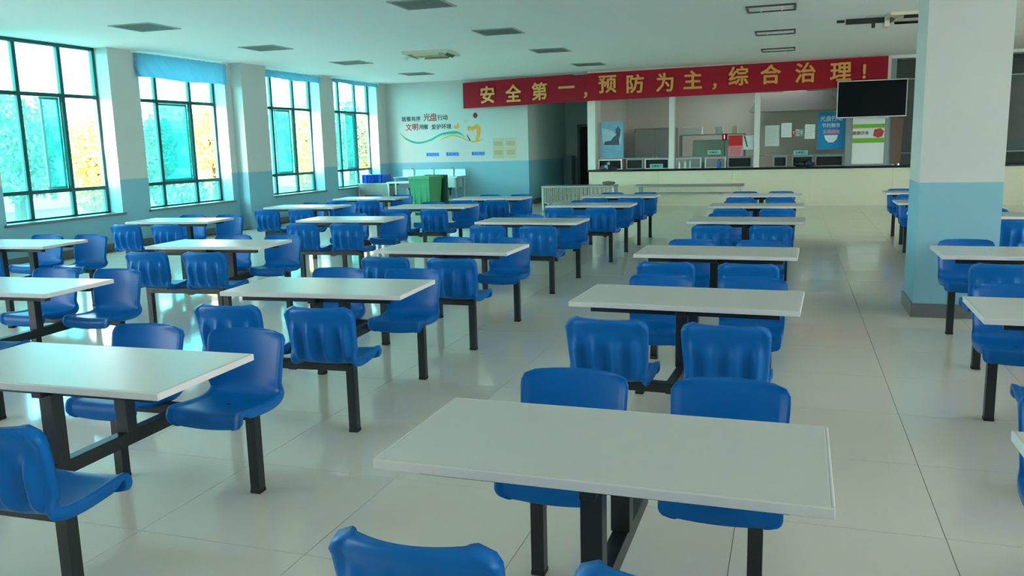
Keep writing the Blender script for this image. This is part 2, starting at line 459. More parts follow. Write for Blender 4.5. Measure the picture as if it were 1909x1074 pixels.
LEG = MB().box(-.025, -.025, .014, .025, .025, .36, .002).mesh('leg', M_black)
FOOT = MB().box(-.0265, -.0265, 0, .0265, .0265, .018, .002).mesh('foot_cap', M_cap)
BRK = MB().box(-.11, -.06, .40, .11, .05, .412).mesh('seat_bracket', M_black)

def canteen_table(x, y, deg, label):
    t = thing('canteen_table', label, 'table', (x, y, 0), R(deg), 'canteen tables with blue seats')
    tp = link('tabletop', TOP, t); link('lit_edge', EDGE, tp)
    link('top_rail', RAIL, t, (0, -.19, 0)); link('top_rail', RAIL, t, (0, .19, 0)); link('cross_rail', XRAIL, t)
    link('table_post', POST, t, (0, -.19, 0)); link('table_post', POST, t, (0, .19, 0))
    link('cross_bar', YBAR, t)
    for s in (-1, 1):
        link('seat_beam', BEAM, t, (0, s * .555, 0))
        for sx in (-1, 1):
            lg = link('leg', LEG, t, (sx * .39, s * .555, 0)); link('foot_cap', FOOT, lg)
            st = link('seat', SEAT, t, (sx * .285, s * .555, 0), 0.0 if s > 0 else math.pi)
            link('backrest', BACK, st); link('drain_hole', HOLE, st); link('seat_bracket', BRK, st)
    return t

ROWN = {'A': 'fourth row from windows', 'B': 'third row from windows', 'C': 'second row from windows', 'D': 'window-side row', 'E': 'row beyond the pillar'}
ORD = ['', 'first', 'second', 'third', 'fourth', 'fifth', 'sixth']
TABLES = {
 'A': [(-.48, 2.27, -.5), (-.53, 4.65, -2.5), (-.54, 6.67, -1.5), (-.46, 9.40, -1.5), (-.44, 11.55, -1), (-.45, 13.72, 0)],
 'B': [(-2.75, 2.64, 1.5), (-2.77, 4.63, 3.5), (-2.76, 6.65, -.5), (-2.82, 9.22, -1), (-2.70, 11.72, 0), (-2.66, 13.70, 0)],
 'C': [(-5.05, 4.28, 3), (-5.18, 6.70, 5), (-5.25, 9.36, 3), (-5.04, 11.48, 1.5), (-4.75, 13.30, 1)],
 'D': [(-7.47, 6.48, 4), (-7.58, 9.05, 5), (-7.16, 11.45, 2), (-7.08, 13.40, 1.5)],
 'E': [(1.22, 2.35, 0), (1.47, 4.60, -1), (1.63, 6.88, -.5), (1.83, 10.10, -1), (1.89, 12.10, 0), (1.95, 14.20, 0)],
}
EXTRA = {('A', 0): 'big grey canteen table nearest the camera, four blue seats, beside the open aisle',
         ('B', 0): 'nearest grey canteen table with four blue seats in the third row from windows',
         ('E', 0): 'canteen table cut off by the frame, one blue seat corner showing, beyond the aisle',
         ('E', 1): 'canteen table with blue seats in front of the square pillar, nearer of two',
         ('E', 2): 'canteen table with blue seats standing right against the square pillar front',
         ('E', 3): 'canteen table with blue seats half hidden behind the square pillar, nearest of three',
         ('E', 4): 'canteen table with blue seats beyond the square pillar, middle of three',
         ('E', 5): 'canteen table with blue seats beyond the square pillar, closest to serving counter'}
for c, lst in TABLES.items():
    n = len(lst)
    for i, (x, y, d) in enumerate(lst):
        lab = EXTRA.get((c, i)) or 'grey canteen table with four blue seats, %s, %s from serving counter' % (ROWN[c], ORD[n - i])
        canteen_table(x, y, d, lab)

# ---------------------------------------------------------------- serving counter and its glazed front
ct = thing('serving_counter', 'long cream panelled serving counter with black stone top below the hatches', 'counter', (0, YC, 0))
XC0, XC1 = -5.0, 12.9
k = 0; x = XC0
while x < XC1 - .01:
    x2 = min(x + 1.8, XC1)
    obj('front_panel', MB().box(x + .002, 0, .10, x2 - .002, .06, .875, .002), M_cream, ct); x = x2
obj('plinth', MB().box(XC0, .02, 0, XC1, .10, .10), M_cream, ct)
obj('counter_body', MB().box(XC0, .06, .10, XC1, .60, .875), M_cream, ct)
obj('stone_top', MB().box(XC0 - .03, -.05, .875, XC1, .65, .93, .006), M_granite, ct)

YG = YC + 0.20      # glass line of the serving front
tr = MB().box(XC0, YC - .02, 3.33, XC1, YC + .14, ZC)
struct('trim_2', tr, M_white)
for i, (xa, xb, mm) in enumerate(((-5.02, -4.82, M_white), (-2.95, -2.82, M_alu), (-.91, -.78, M_alu), (1.15, 1.29, M_greyalu), (2.0, 2.18, M_greyalu), (5.2, 5.35, M_alu), (7.4, 7.55, M_alu), (10.2, 10.35, M_alu)), 3):
    struct('trim_%d' % i, MB().box(xa, YC, .93, xb, YC + (.67 if i == 3 else .24), 3.33, .004), mm)
# full-height pale jamb and grey return beside the banner's end
struct('trim_11', MB().box(1.99, YC - .03, 2.0, 2.06, YC - .002, 3.33), M_white)
bays = [(-4.82, -2.95), (-2.82, -.91), (-.78, 1.15), (2.18, 5.2), (5.35, 7.4), (7.55, 10.2)]
for i, (a, b) in enumerate(bays, 1):
    gl = MB().box(a, YG, 1.21, b, YG + .008, 3.33)
    w = struct('window_%d' % (20 + i), gl, M_glass_c)
    mid = (a + b) / 2
    obj('glazing_bar', MB().box(a, YG - .008, 2.86, b, YG + .02, 2.89), M_greyalu, w)
    obj('glazing_bar', MB().box(a, YG - .008, 1.19, b, YG + .02, 1.212), M_greyalu, w)
obj_w = None

# kitchen behind the glass
struct('wall_kitchen', MB().box(-4.9, YK, 0, XR, YK + .2, ZC), M_kwall)
struct('wall_kitchen_left', MB().box(-5.02, YC + .67, 0, -4.86, YK, ZC), M_kwall)
struct('wall_kitchen_side', MB().box(XR, YC, 0, XR + .2, YK, ZC), M_kwall)
t = thing('kitchen_fill_light', 'unseen fill light added inside the kitchen to brighten the serving windows', 'light', (-1.0, 24.0, ZC))  # unseen fitting and lamp added to brighten the kitchen
obj('housing', MB().box(-1.7, -.06, -.06, 1.7, .06, 0, .004), M_white, t)
obj('diffuser', MB().box(-1.65, -.05, -.075, 1.65, .05, -.06), M_paper, t)
kl = bpy.data.lights.new('kitchen_fill_lamp', 'AREA'); kl.shape = 'RECTANGLE'; kl.size = 3.2; kl.size_y = .1; kl.energy = 7; kl.color = (1, .98, .92)
k_ = bpy.data.objects.new('kitchen_fill_lamp', kl); COL.objects.link(k_); k_.parent = t; k_.location = (0, 0, -.085)
struct('wall_bay_darkener', MB().box(2.2, YC + 1.4, 0, XR, YC + 1.5, ZC), mat('bay_darkener', (72, 86, 80), .6, noise=.08, nscale=2))  # dark walls added behind the right bay to keep it dim
struct('wall_bay_darkener_side', MB().box(2.12, YC + .26, .94, 2.2, YK, ZC), MATS['bay_darkener'])
# corridor beside the kitchen: its dark doorway
dr = struct('door_1', MB().box(-6.42, YK - .03, 0, -6.34, YK, 2.2).box(-5.56, YK - .03, 0, -5.48, YK, 2.2).box(-6.42, YK - .03, 2.12, -5.48, YK, 2.2), mat('door_frame_grey', (120, 112, 112), .5))
obj('door_leaf', MB().box(-6.34, YK - .022, .01, -5.56, YK - .004, 2.12), M_dark, dr)
obj('door_handle', MB().tube((-5.64, YK - .03, 1.0), (-5.64, YK - .03, 1.14), .012), M_steel, dr)
t = thing('cupboard', 'tall narrow grey cupboard standing beside the dark corridor doorway', 'cupboard', (-6.64, YK - .25, 0))
obj('carcass', MB().box(-.14, -.2, .05, .14, .23, 1.24, .006), M_steeld, t)
obj('door', MB().box(-.135, -.215, .07, .135, -.2, 1.22, .004), M_greyalu, t)
obj('plinth', MB().box(-.13, -.19, 0, .13, .22, .05), M_black, t)

# ---------------------------------------------------------------- red banner
def banner_pt(u):
    """Distance along the cloth -> (x, y); it runs from the far wall forward to the serving front."""
    A, B, C = Vector((-8.6, 21.9)), Vector((-4.95, 21.25)), Vector((1.98, 21.25))
    L = (B - A).length
    return A + (B - A) * (u / L) if u < L else B + (C - B) * ((u - L) / (C - B).length)
UL = 3.7074; UT = UL + 6.93
def btop(u): return 3.31 + .03 * min(1, u / 1.8) - (.025 if 3.3 < u < UL else 0) + max(0, u - UL) * .0065
def bbot(u): return 2.63 + .03 * min(1, u / UL) + max(0, u - UL) * .0085 + .05 * smooth01((u - 8.6) / 2.0)
bm = MB(); N, K = 160, 8; rows = []
for i in range(N + 1):
    u = UT * i / N; p = banner_pt(u); row = []
    for kk in range(K + 1):
        v = kk / K
        wob = .010 * math.sin(u * 2.3 + v * 1.2) * (.3 + v) + .022 * math.exp(-((u - 3.66) / .05) ** 2) + .014 * math.exp(-((u - 5.72) / .03) ** 2) + .016 * math.exp(-((u - 10.0) / .04) ** 2)
        row.append(bm.bm.verts.new((p.x, p.y - .012 - wob, btop(u) + (bbot(u) - btop(u)) * v)))
    rows.append(row)
for i in range(N):
    for kk in range(K): bm.bm.faces.new((rows[i][kk], rows[i + 1][kk], rows[i + 1][kk + 1], rows[i][kk + 1]))
ban = thing('banner', 'long red cloth banner with gold characters hung above the serving hatches', 'banner')
obj('cloth', bm, M_red, ban, True)
CH = [('安', .78, 2.96), ('全', 1.57, 2.96), ('第', 2.34, 2.97), ('一', 3.11, 3.03), ('，', 3.64, 2.81),
      ('预', 4.20, 3.05), ('防', 4.90, 3.03), ('为', 5.63, 3.03), ('主', 6.30, 3.06), ('，', 6.82, 2.88),
      ('综', 7.37, 3.10), ('合', 8.10, 3.10), ('治', 8.87, 3.10), ('理', 9.64, 3.08), ('！', 10.14, 3.06)]
for ch, u, z in CH:
    p = banner_pt(u); q = banner_pt(u + .05)
    sz = .47 if ch not in '，！' else .40
    me = text_mesh('character', ch, sz, M_gold, bold=.012, ext=.002)
    o = link('character', me, ban, (p.x, p.y - .052, z), math.atan2(q.y - p.y, q.x - p.x))

# ---------------------------------------------------------------- television on the serving front
t = thing('television', 'black flat screen television mounted in front of the red banner end', 'television', (1.655, 21.10, 2.445))
obj('bezel', MB().box(-.735, -.02, -.415, .735, .03, .415, .006), M_alu, t)
obj('screen', MB().box(-.715, -.026, -.392, .715, -.018, .395), M_screen, t)
obj('rear_housing', MB().box(-.45, .03, -.25, .45, .07, .25, .01), M_black, t)
obj('wall_bracket', MB().box(-.5, .06, -.06, -.36, .32, .06).box(.33, .06, -.06, .43, .32, .06).box(-.5, .06, -.03, .43, .10, .03), M_black, t)

# ---------------------------------------------------------------- papers, posters and hatches of the serving front
YP = YG - .004      # face of the glass
def sheet(name, label, cat, x0, z0, x1, z1, m, y=None, group=None, tilt=0.0):
    y = YP if y is None else y
    o = obj(name, MB().box(-(x1 - x0) / 2, -.004, -(z1 - z0) / 2, (x1 - x0) / 2, 0, (z1 - z0) / 2), m, loc=((x0 + x1) / 2, y, (z0 + z1) / 2))
    if tilt: o.rotation_euler = (0, R(tilt), 0)
    return tag(o, label, cat, group)
def on(parent, name, mb, m): return obj(name, mb, m, parent)

p = sheet('poster', 'pale blue scenic poster on the first serving window', 'poster', -4.74, 1.22, -4.13, 2.14, mat('scenic_print', (120, 172, 200), .5, noise=.25, nscale=4))
on(p, 'picture', MB().prism([(-.26, .30), (.02, .24), (.10, .12), (.16, .34), (.26, .26), (.25, -.05), (.2, -.15), (-.2, -.15), (-.24, .05)], 'y', -.006, -.004), mat('pale_print', (176, 208, 222), .5, noise=.3, nscale=6))
on(p, 'silhouette', MB().prism([(-.20, -.13), (-.18, -.04), (-.02, -.02), (.04, .06), (.12, .12), (.10, .26), (.17, .34), (.24, .25), (.22, .10), (.19, 0), (.2, -.14)], 'y', -.008, -.006), mat('slate_print', (60, 78, 104), .5, noise=.3, nscale=9))
p = sheet('poster', 'bright blue poster with a white rice bowl beside the television', 'poster', .53, 1.32, 1.14, 2.19, M_skyprint)
bowl = [(-.15, -.10), (.16, -.10), (.13, -.20), (.06, -.27), (-.05, -.27), (-.12, -.20)]
on(p, 'bowl_print', MB().prism(bowl, 'y', -.006, -.004), M_paper)
link('poster_text', text_mesh('poster_text', '光盘行动', .125, M_paper2, .003, .001), p, (0, -.005, .29))
link('poster_text', text_mesh('poster_text', '节约粮食', .105, M_paper2, .002, .001), p, (0, -.005, .13))
link('poster_text', text_mesh('poster_text', '文明用餐', .098, M_pink, .003, .001), p, (.01, -.005, -.02))
p = sheet('poster', 'white roll-up poster with two green bands under the television', 'poster', 1.30, .97, 1.99, 2.06, M_paper, YC + .02)
on(p, 'green_band', MB().box(-.34, -.006, .29, .34, -.004, .37), M_limeg)
on(p, 'green_band', MB().box(-.34, -.006, -.06, .34, -.004, .04), M_limeg)
on(p, 'food_picture', MB().prism([(.10, .10), (.2, .05), (.3, .08), (.33, .2), (.25, .27), (.12, .24)], 'y', -.007, -.004), mat('meat_print', (176, 70, 64), .5, noise=.4, nscale=20))
on(p, 'orange_line', MB().box(-.34, -.006, .272, .34, -.0045, .288).box(-.34, -.006, .042, .34, -.0045, .056), M_orange)
link('poster_text', text_mesh('poster_text', '健康饮食', .09, M_ink, .001, .001), p, (-.17, -.006, .17))
struct('door_2', MB().box(1.29, YC + .03, .93, 1.998, YC + .06, 3.33), M_greyalu)

sheet('notice', 'plain red sheet of paper taped to the middle serving window', 'notice', -1.52, 1.455, -1.19, 1.71, M_redp)
p = sheet('notice', 'pink sheet of fine print below the plain red sheet', 'notice', -1.515, 1.205, -1.19, 1.45, M_pink)
m = MB()
for i in range(6): m.box(-.13, -.0055, .08 - i * .034, .13, -.004, .092 - i * .034)
on(p, 'print_lines', m, mat('faded_red_ink', (190, 96, 110), .7))
p = sheet('notice', 'white folded sheet with a black slash beside the red sheet', 'notice', -1.17, 1.36, -.93, 1.70, M_paper)
on(p, 'fold', MB().prism([(-.11, .16), (-.08, .16), (-.01, -.10), (-.03, -.11)], 'y', -.008, -.004), M_black)
def paper_lines(p, w, h):
    m = MB(); z = h * .36
    while z > -h * .4:
        m.box(-w * .38, -.0055, z, w * random.uniform(.2, .38), -.004, z + .006); z -= .035
    on(p, 'print_lines', m, mat('grey_ink', (165, 172, 172), .7))
for lab, a in (('large pale grey-blue sheet on the serving window, beside the aluminium post', (-.66, 1.43, -.33, 1.92, M_paper2)),
               ('highest white sheet on the serving window, touching the round stickers', (-.29, 1.63, -.05, 1.97, M_paper)),
               ('white sheet on the serving window between stickers and blue bowl poster', (.25, 1.58, .48, 1.92, M_paper))):
    p = sheet('notice', lab, 'notice', *a); paper_lines(p, a[2] - a[0], a[3] - a[1])
for lab, cx, mm, kind in (('small red oval sticker on the glass beside a white sheet', -.005, M_redp, 0), ('small pale striped sticker between the red and green ones', .085, M_paper2, 1), ('small green and white sticker on the serving window', .175, mat('mint_print', (120, 190, 150), .6), 2)):
    pts = [(.042 * math.cos(a * R(30)), .085 * math.sin(a * R(30))) for a in range(12)] if kind == 0 else [(-.04, -.08), (.04, -.08), (.035, .085), (-.038, .08)]
    o = obj('sticker', MB().prism(pts, 'y', -.003, 0), mm, loc=(cx, YP, 1.735)); tag(o, lab, 'sticker')
    on(o, 'sticker_print', MB().box(-.02, -.0045, -.03, .02, -.003, -.01).box(-.02, -.0045, .01, .02, -.003, .03), M_paper if kind != 1 else M_blueprint)

# steel pass-through hatches standing on the counter
def hatch(x0, x1, label, kind):
    t = thing('serving_hatch', label, 'hatch', ((x0 + x1) / 2, YC + .16, .93), group='serving hatches on the counter')
    w = (x1 - x0) / 2
    m = MB()
    for a, b in ((-w, -w + .03), (w - .03, w)): m.box(a, -.02, 0, b, .08, .255, .003)
    m.box(-w + .03, -.02, .225, w - .03, .08, .255, .003)
    obj('frame', m, M_steel if kind else M_greyalu, t)
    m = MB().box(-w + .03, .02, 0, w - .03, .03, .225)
    obj('opening_fill', m, M_steeld if kind == 2 else M_dark, t)  # fills the open hatch; the dark version paints the shade inside
    obj('rail', MB().box(-w + .03, -.015, 0, w - .03, .02, .018), M_steel if kind else M_greyalu, t)
    return t
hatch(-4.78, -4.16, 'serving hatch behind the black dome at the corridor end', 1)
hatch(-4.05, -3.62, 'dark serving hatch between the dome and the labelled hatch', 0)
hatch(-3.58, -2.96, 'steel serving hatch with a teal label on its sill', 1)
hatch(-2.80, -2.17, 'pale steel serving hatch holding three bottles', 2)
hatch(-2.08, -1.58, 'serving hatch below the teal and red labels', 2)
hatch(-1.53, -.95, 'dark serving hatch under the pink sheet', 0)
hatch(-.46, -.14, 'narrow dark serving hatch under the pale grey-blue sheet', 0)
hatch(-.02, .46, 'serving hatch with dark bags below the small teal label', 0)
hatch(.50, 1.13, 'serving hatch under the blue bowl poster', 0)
for lab, x0, z0, x1, z1, mm in (('teal label resting on the steel serving hatch sill', -3.44, .945, -3.11, 1.05, M_teal), ('teal label above the short red label', -2.02, 1.255, -1.70, 1.36, M_teal), ('teal label on the glass under the stickers', .01, 1.215, .33, 1.31, M_teal)):
    p = sheet('label_strip', lab, 'label', x0, z0, x1, z1, mm, YC + .12 if z0 < 1 else None)
    link('label_text', text_mesh('label_text', '取餐窗口', .06, M_ink, .001, .001), p, (0, -.005, 0))
p = sheet('label_strip', 'short red label below a teal one on the middle window', 'label', -1.98, 1.225, -1.70, 1.253, M_redp)

# black dome with a pale rag at the corridor end of the counter
t = thing('food_dome', 'black dome cover with a pale crumpled rag on the counter end', 'dome', (-4.50, YC + .05, .93))
bmm = bmesh.new(); b = MB(); b.bm = bmm
prof = [(.225, 0), (.225, .02), (.215, .06), (.18, .12), (.11, .165), (.03, .18)]
rings = [[bmm.verts.new((r * math.cos(a * R(15)), -.0 + .40 * r * math.sin(a * R(15)), z)) for a in range(24)] for r, z in prof]
for q in range(len(rings) - 1):
    for a in range(24): bmm.faces.new((rings[q][a], rings[q][(a + 1) % 24], rings[q + 1][(a + 1) % 24], rings[q + 1][a]))
bmm.faces.new(rings[-1]); bmm.faces.new(rings[0][::-1])
obj('cover', b, M_black, t, True)
m = MB().sphere((.02, -.05, .13), .055, (.8, .4, 1)).sphere((-.04, -.075, .08), .045, (1, .4, .9)).sphere((-.005, -.085, .045), .03, (.7, .5, 1.2)).sphere((.03, -.05, .17), .03)
obj('rag', m, mat('pale_rag', (176, 184, 180), .9, noise=.2, nscale=30), t, True)

# bottles and bags on the counter, seen in and beside the hatches
def bottle(x, y, h, r, body, cap, label):
    t = thing('bottle', label, 'bottle', (x, y, .93), group='bottles on the counter')
    obj('body', MB().tube((0, 0, 0), (0, 0, h * .68), r, 12).tube((0, 0, h * .68), (0, 0, h * .85), r, 12, r * .45), body, t)
    obj('cap', MB().tube((0, 0, h * .85), (0, 0, h), r * .5, 10), cap, t)
bottle(-2.69, YC + .05, .17, .022, M_paper, M_white, 'white bottle nearest the aluminium post in the pale hatch')
bottle(-2.55, YC + .05, .19, .026, M_paper, M_alu, 'middle white bottle of three in the pale hatch')
bottle(-2.43, YC + .05, .22, .022, M_paper2, M_greyalu, 'tallest pale bottle of three in the pale hatch')
bottle(-1.73, YC + .05, .21, .04, M_blueprint, M_ink, 'blue bottle on the counter below the red label')
bottle(2.20, YC + .05, .26, .035, M_paper2, M_alu, 'pale bottle at the foot of the brown apron')
bottle(2.31, YC + .05, .24, .03, M_steel, M_black, 'steel bottle beside the brown apron')
bottle(2.66, YC + .05, .30, .06, M_dark, M_black, 'dark flask on the counter beside the pillar edge')
bottle(2.80, YC + .05, .20, .03, M_paper2, M_white, 'small pale bottle beside the dark flask')
bottle(4.16, YC + .05, .22, .05, M_steel, M_steel, 'shiny steel pot beyond the pillar on the counter')
def bag(x, label, s, mm):
    o = obj('bag', MB().sphere((0, 0, .075 * s), .09 * s, (1.25, .6, .85)).sphere((.09 * s, .01, .06 * s), .065 * s, (1, .7, .9)), mm, None, True, (x, YC + .05, .93)); tag(o, label, 'bag')
    obj('knot', MB().sphere((.02, 0, .155 * s), .025 * s, (1, .7, 1.2)), mm, o, True)
bag(.12, 'dark plastic bag in the hatch below the small teal label', .9, M_black)
bag(.36, 'dark blue plastic bag next to the black one', .85, mat('navy_plastic', (30, 44, 74), .4))
o = obj('apron', MB().strip([(-.13, .55), (-.05, .57), (.04, .55), (.13, .56)], [(-.11, -.52), (-.03, -.55), (.05, -.52), (.1, -.54)], 0, .02), M_brown, loc=(2.24, YC - .03, 1.50)); tag(o, 'brown apron hanging at the grey post under the television', 'apron')
obj('strap', MB().strip([(-.02, .66), (.02, .66)], [(-.04, .55), (.04, .55)], 0, .01), M_brown, o)

# things inside the kitchen seen through the glass
t = thing('kitchen_shelf', 'dim wall shelf rack behind the middle serving window', 'shelf', (-2.1, 23.6, 0))
for sx in (-.85, .85):
    for sy in (0, .35): obj('upright', MB().box(sx - .02, sy - .02, 0, sx + .02, sy + .02, 1.74), M_steeld, t)
for z in (.6, 1.15, 1.74): obj('shelf_board', MB().box(-.85, 0, z, .85, .35, z + .03), M_steeld, t)
for lab, x, w, h, mm in (('long white box on the kitchen shelf', -2.62, .5, .2, M_paper), ('square white box on the kitchen shelf', -1.92, .2, .19, M_paper2), ('small cream box at the end of the kitchen shelf', -1.52, .16, .22, M_cream)):
    o = obj('storage_box', MB().box(-w / 2, -.12, 0, w / 2, .12, h, .008), mm, loc=(x, 23.78, 1.77)); tag(o, lab, 'box', 'boxes on the kitchen shelf')
    obj('lid', MB().box(-w / 2 - .005, -.125, h - .03, w / 2 + .005, .125, h + .004, .004), mm, o)
t = thing('display_cabinet', 'pale glass fronted food cabinet behind the middle serving window', 'cabinet', (-1.95, 22.5, 0))
obj('body', MB().box(-.55, 0, 0, .35, .5, 1.05), M_steeld, t)
obj('glass_hood', MB().prism([(0, 1.05), (.5, 1.05), (.5, 1.62), (.22, 1.62)], 'x', -.55, .35), mat('milky_glass', (150, 170, 160), .15), t)
t = thing('extractor_hood', 'grey extractor hood hanging in the dim kitchen', 'hood', (.0, 24.6, 2.35))
obj('canopy', MB().prism([(-1.2, 0), (1.2, 0), (.9, .5), (-.9, .5)], 'y', 0, .9), M_steeld, t)
obj('duct', MB().box(-.3, .3, .5, .3, .7, 1.05), M_steeld, t)
t = thing('cold_cupboard', 'tall grey steel cupboard in the kitchen behind the first window', 'cupboard', (-3.9, 25.3, 0))
obj('body', MB().box(-.6, 0, .1, .6, .6, 2.0, .01), M_steeld, t)
for s in (-1, 1):
    d = obj('door', MB().box(min(0, s * .58) + .005, -.03, .14, max(0, s * .58) - .005, 0, 1.96, .005), M_greyalu, t); obj('handle', MB().box(s * .05 - .01, -.06, .9, s * .05 + .01, -.03, 1.2), M_steel, d)
for sx in (-.5, .5): obj('leg', MB().tube((sx, .1, 0), (sx, .1, .1), .025), M_black, t)
t = thing('led_sign', 'tiny red lit display inside the middle serving window', 'sign', (-1.66, 22.2, 1.68))
em = bpy.data.materials.new('red_led'); em.use_nodes = True
e_ = em.node_tree.nodes['Principled BSDF']; e_.inputs['Base Color'].default_value = (.6, .02, .04, 1); e_.inputs['Emission Color'].default_value = (1, .08, .12, 1); e_.inputs['Emission Strength'].default_value = .7
obj('housing', MB().box(-.06, 0, -.08, .06, .04, .08, .004), M_black, t); obj('lamp', MB().box(-.02, -.004, -.05, .01, 0, .05), em, t)
obj('stem', MB().tube((0, .02, -.08), (0, .02, -1.68), .012), M_black, t)

# ---------------------------------------------------------------- far wall: painted slogan, signs, notice boards
YW = YF - .001
mu = thing('wall_slogan', 'painted saving-food slogan with green and orange swooshes on the far wall', 'mural', (0, YW, 0))
def mtext(s, x0, x1, z0, z1, m, bold=.004):
    n = len(s); w = (x1 - x0) / n
    for i, ch in enumerate(s):
        link('character', text_mesh('character', ch, (z1 - z0) * 1.12, m, bold * .7, .0015, min(1.0, w / ((z1 - z0) * 1.02))), mu, (x0 + w * (i + .5), -.003, (z0 + z1) / 2))
mtext('就餐有序', -10.53, -9.94, 2.345, 2.475, M_ink, .003); mtext('光盘', -9.85, -9.45, 2.34, 2.54, M_inkred, .005); mtext('行动', -9.43, -9.12, 2.35, 2.49, M_ink, .003)
mtext('文明', -10.42, -10.02, 2.09, 2.27, M_inkred, .005); mtext('用餐', -10.0, -9.72, 2.11, 2.24, M_ink, .003); mtext('爱护环境', -9.63, -9.02, 2.10, 2.235, M_ink, .003)
GT = [(-10.61, 2.05), (-10.44, 1.90), (-10.18, 1.79), (-9.94, 1.77), (-9.66, 1.84), (-9.35, 1.98), (-9.01, 2.035), (-8.8, 2.01), (-8.64, 1.88)]
GB = [(-10.61, 2.04), (-10.44, 1.85), (-10.18, 1.73), (-9.94, 1.72), (-9.66, 1.79), (-9.35, 1.93), (-9.01, 1.965), (-8.8, 1.96), (-8.64, 1.87)]
cr = lambda P: catmull(P, 5)
obj('green_swoosh', MB().strip(cr(GT), cr(GB), 0, .003), M_green, mu)
obj('pale_swoosh', MB().strip(cr([(x, z - .0) for x, z in GB[4:]]), cr([(x, z - .03) for x, z in GB[4:]]), 0, .002), M_green2, mu)
OT = [(-9.4, 1.79), (-9.23, 1.88), (-9.01, 1.935), (-8.81, 1.90), (-8.6, 1.81), (-8.35, 1.74), (-8.08, 1.80)]
OB = [(-9.4, 1.775), (-9.23, 1.845), (-9.02, 1.895), (-8.81, 1.865), (-8.6, 1.78), (-8.36, 1.71), (-8.08, 1.79)]
obj('orange_swoosh', MB().strip(cr(OT), cr(OB), 0, .0025), M_orange, mu)
obj('orange_scroll', MB().strip(cr([(-8.55, 2.06), (-8.52, 2.17), (-8.40, 2.14), (-8.28, 2.20), (-8.17, 2.12), (-8.18, 1.95), (-8.25, 1.74)]), cr([(-8.48, 2.03), (-8.47, 2.07), (-8.40, 2.03), (-8.31, 2.08), (-8.28, 2.04), (-8.28, 1.92), (-8.33, 1.74)]), 0, .003), M_orange, mu)
obj('grey_stem', MB().strip(cr([(-8.56, 1.94), (-8.52, 1.86), (-8.46, 1.77)]), cr([(-8.57, 1.92), (-8.54, 1.84), (-8.49, 1.76)]), 0, .003), M_ink, mu)
obj('orange_leaf', MB().prism([(-8.97, 2.17), (-8.91, 2.18), (-8.86, 2.17), (-8.83, 2.28), (-8.80, 2.20), (-8.78, 2.13), (-8.86, 2.09), (-8.93, 2.11)], 'y', -.003, 0), M_orange, mu)
obj('orange_leaf', MB().prism([(-8.65, 2.27), (-8.62, 2.32), (-8.56, 2.35), (-8.57, 2.29), (-8.60, 2.25)], 'y', -.003, 0), mat('pale_orange_print', (216, 190, 140), .6), mu)
obj('red_fruit', MB().prism([(-8.305 + .062 * math.cos(a * R(24)) * (1 + .1 * math.cos(a * R(48))), 2.44 + .075 * math.sin(a * R(24))) for a in range(15)], 'y', -.003, 0).prism([(-8.31, 2.51), (-8.29, 2.56), (-8.30, 2.51)], 'y', -.003, 0), mat('dark_red_print', (120, 30, 60), .6), mu)
for lab, x in (('first blue lettered sign, nearest the window wall', -9.615), ('middle blue lettered sign of three on the far wall', -9.015), ('third blue lettered sign, nearest the beige notice boards', -8.25)):
    p = sheet('wall_sign', lab, 'sign', x - .195, 1.345, x + .195, 1.47, mat('pale_sign', (150, 190, 226), .6), YW, 'blue signs on the far wall')
    link('sign_text', text_mesh('sign_text', '餐具回收处', .10, M_blueprint, .003, .0015, .78), p, (0, -.005, 0))
for lab, x in (('beige notice board of two, nearer the blue signs', -7.66), ('beige notice board of two, nearer the corridor corner', -7.305)):
    p = sheet('notice_board', lab, 'notice board', x - .16, 1.26, x + .16, 1.81, M_beige, YW, 'beige boards on the far wall')
    m = MB()
    for zz in (.12, -.12):
        for i in range(4): m.box(-.12, -.0055, zz - .05 + i * .032, .12, -.004, zz - .035 + i * .032)
    on(p, 'print_block', m, M_beige2)

# ---------------------------------------------------------------- wash corner: sink unit, trolley, wheelie bin
t = thing('steel_sink', 'long stainless steel sink unit with splashback along the far wall', 'sink', (-9.5, 21.45, 0))
obj('worktop', MB().box(-.95, -.33, .78, .95, .33, .82, .004), M_steel, t)
obj('splashback', MB().box(-.95, .30, .82, .95, .33, 1.0, .003), M_steel, t)
for cx in (-.6, 0, .6):
    b = obj('basin', MB().box(cx - .26, -.26, .52, cx + .26, .24, .78, .01), M_steel, t)
    obj('drain', MB().tube((cx, 0, .52), (cx, 0, .42), .07, 12, .025).tube((cx, 0, .42), (cx, 0, .3), .025, 10), M_black, b)
    tp = obj('tap', MB().tube((cx, .27, .82), (cx, .27, 1.02), .014).tube((cx, .27, 1.02), (cx, .10, 1.05), .012).tube((cx, .10, 1.05), (cx, .10, 1.0), .012), M_steel, t)
for sx in (-.9, .9):
    for sy in (-.29, .29): obj('leg', MB().tube((sx, sy, 0), (sx, sy, .78), .022), M_steel, t)
obj('lower_rail', MB().tube((-.9, -.29, .18), (.9, -.29, .18), .015).tube((-.9, .29, .18), (.9, .29, .18), .015), M_steel, t)

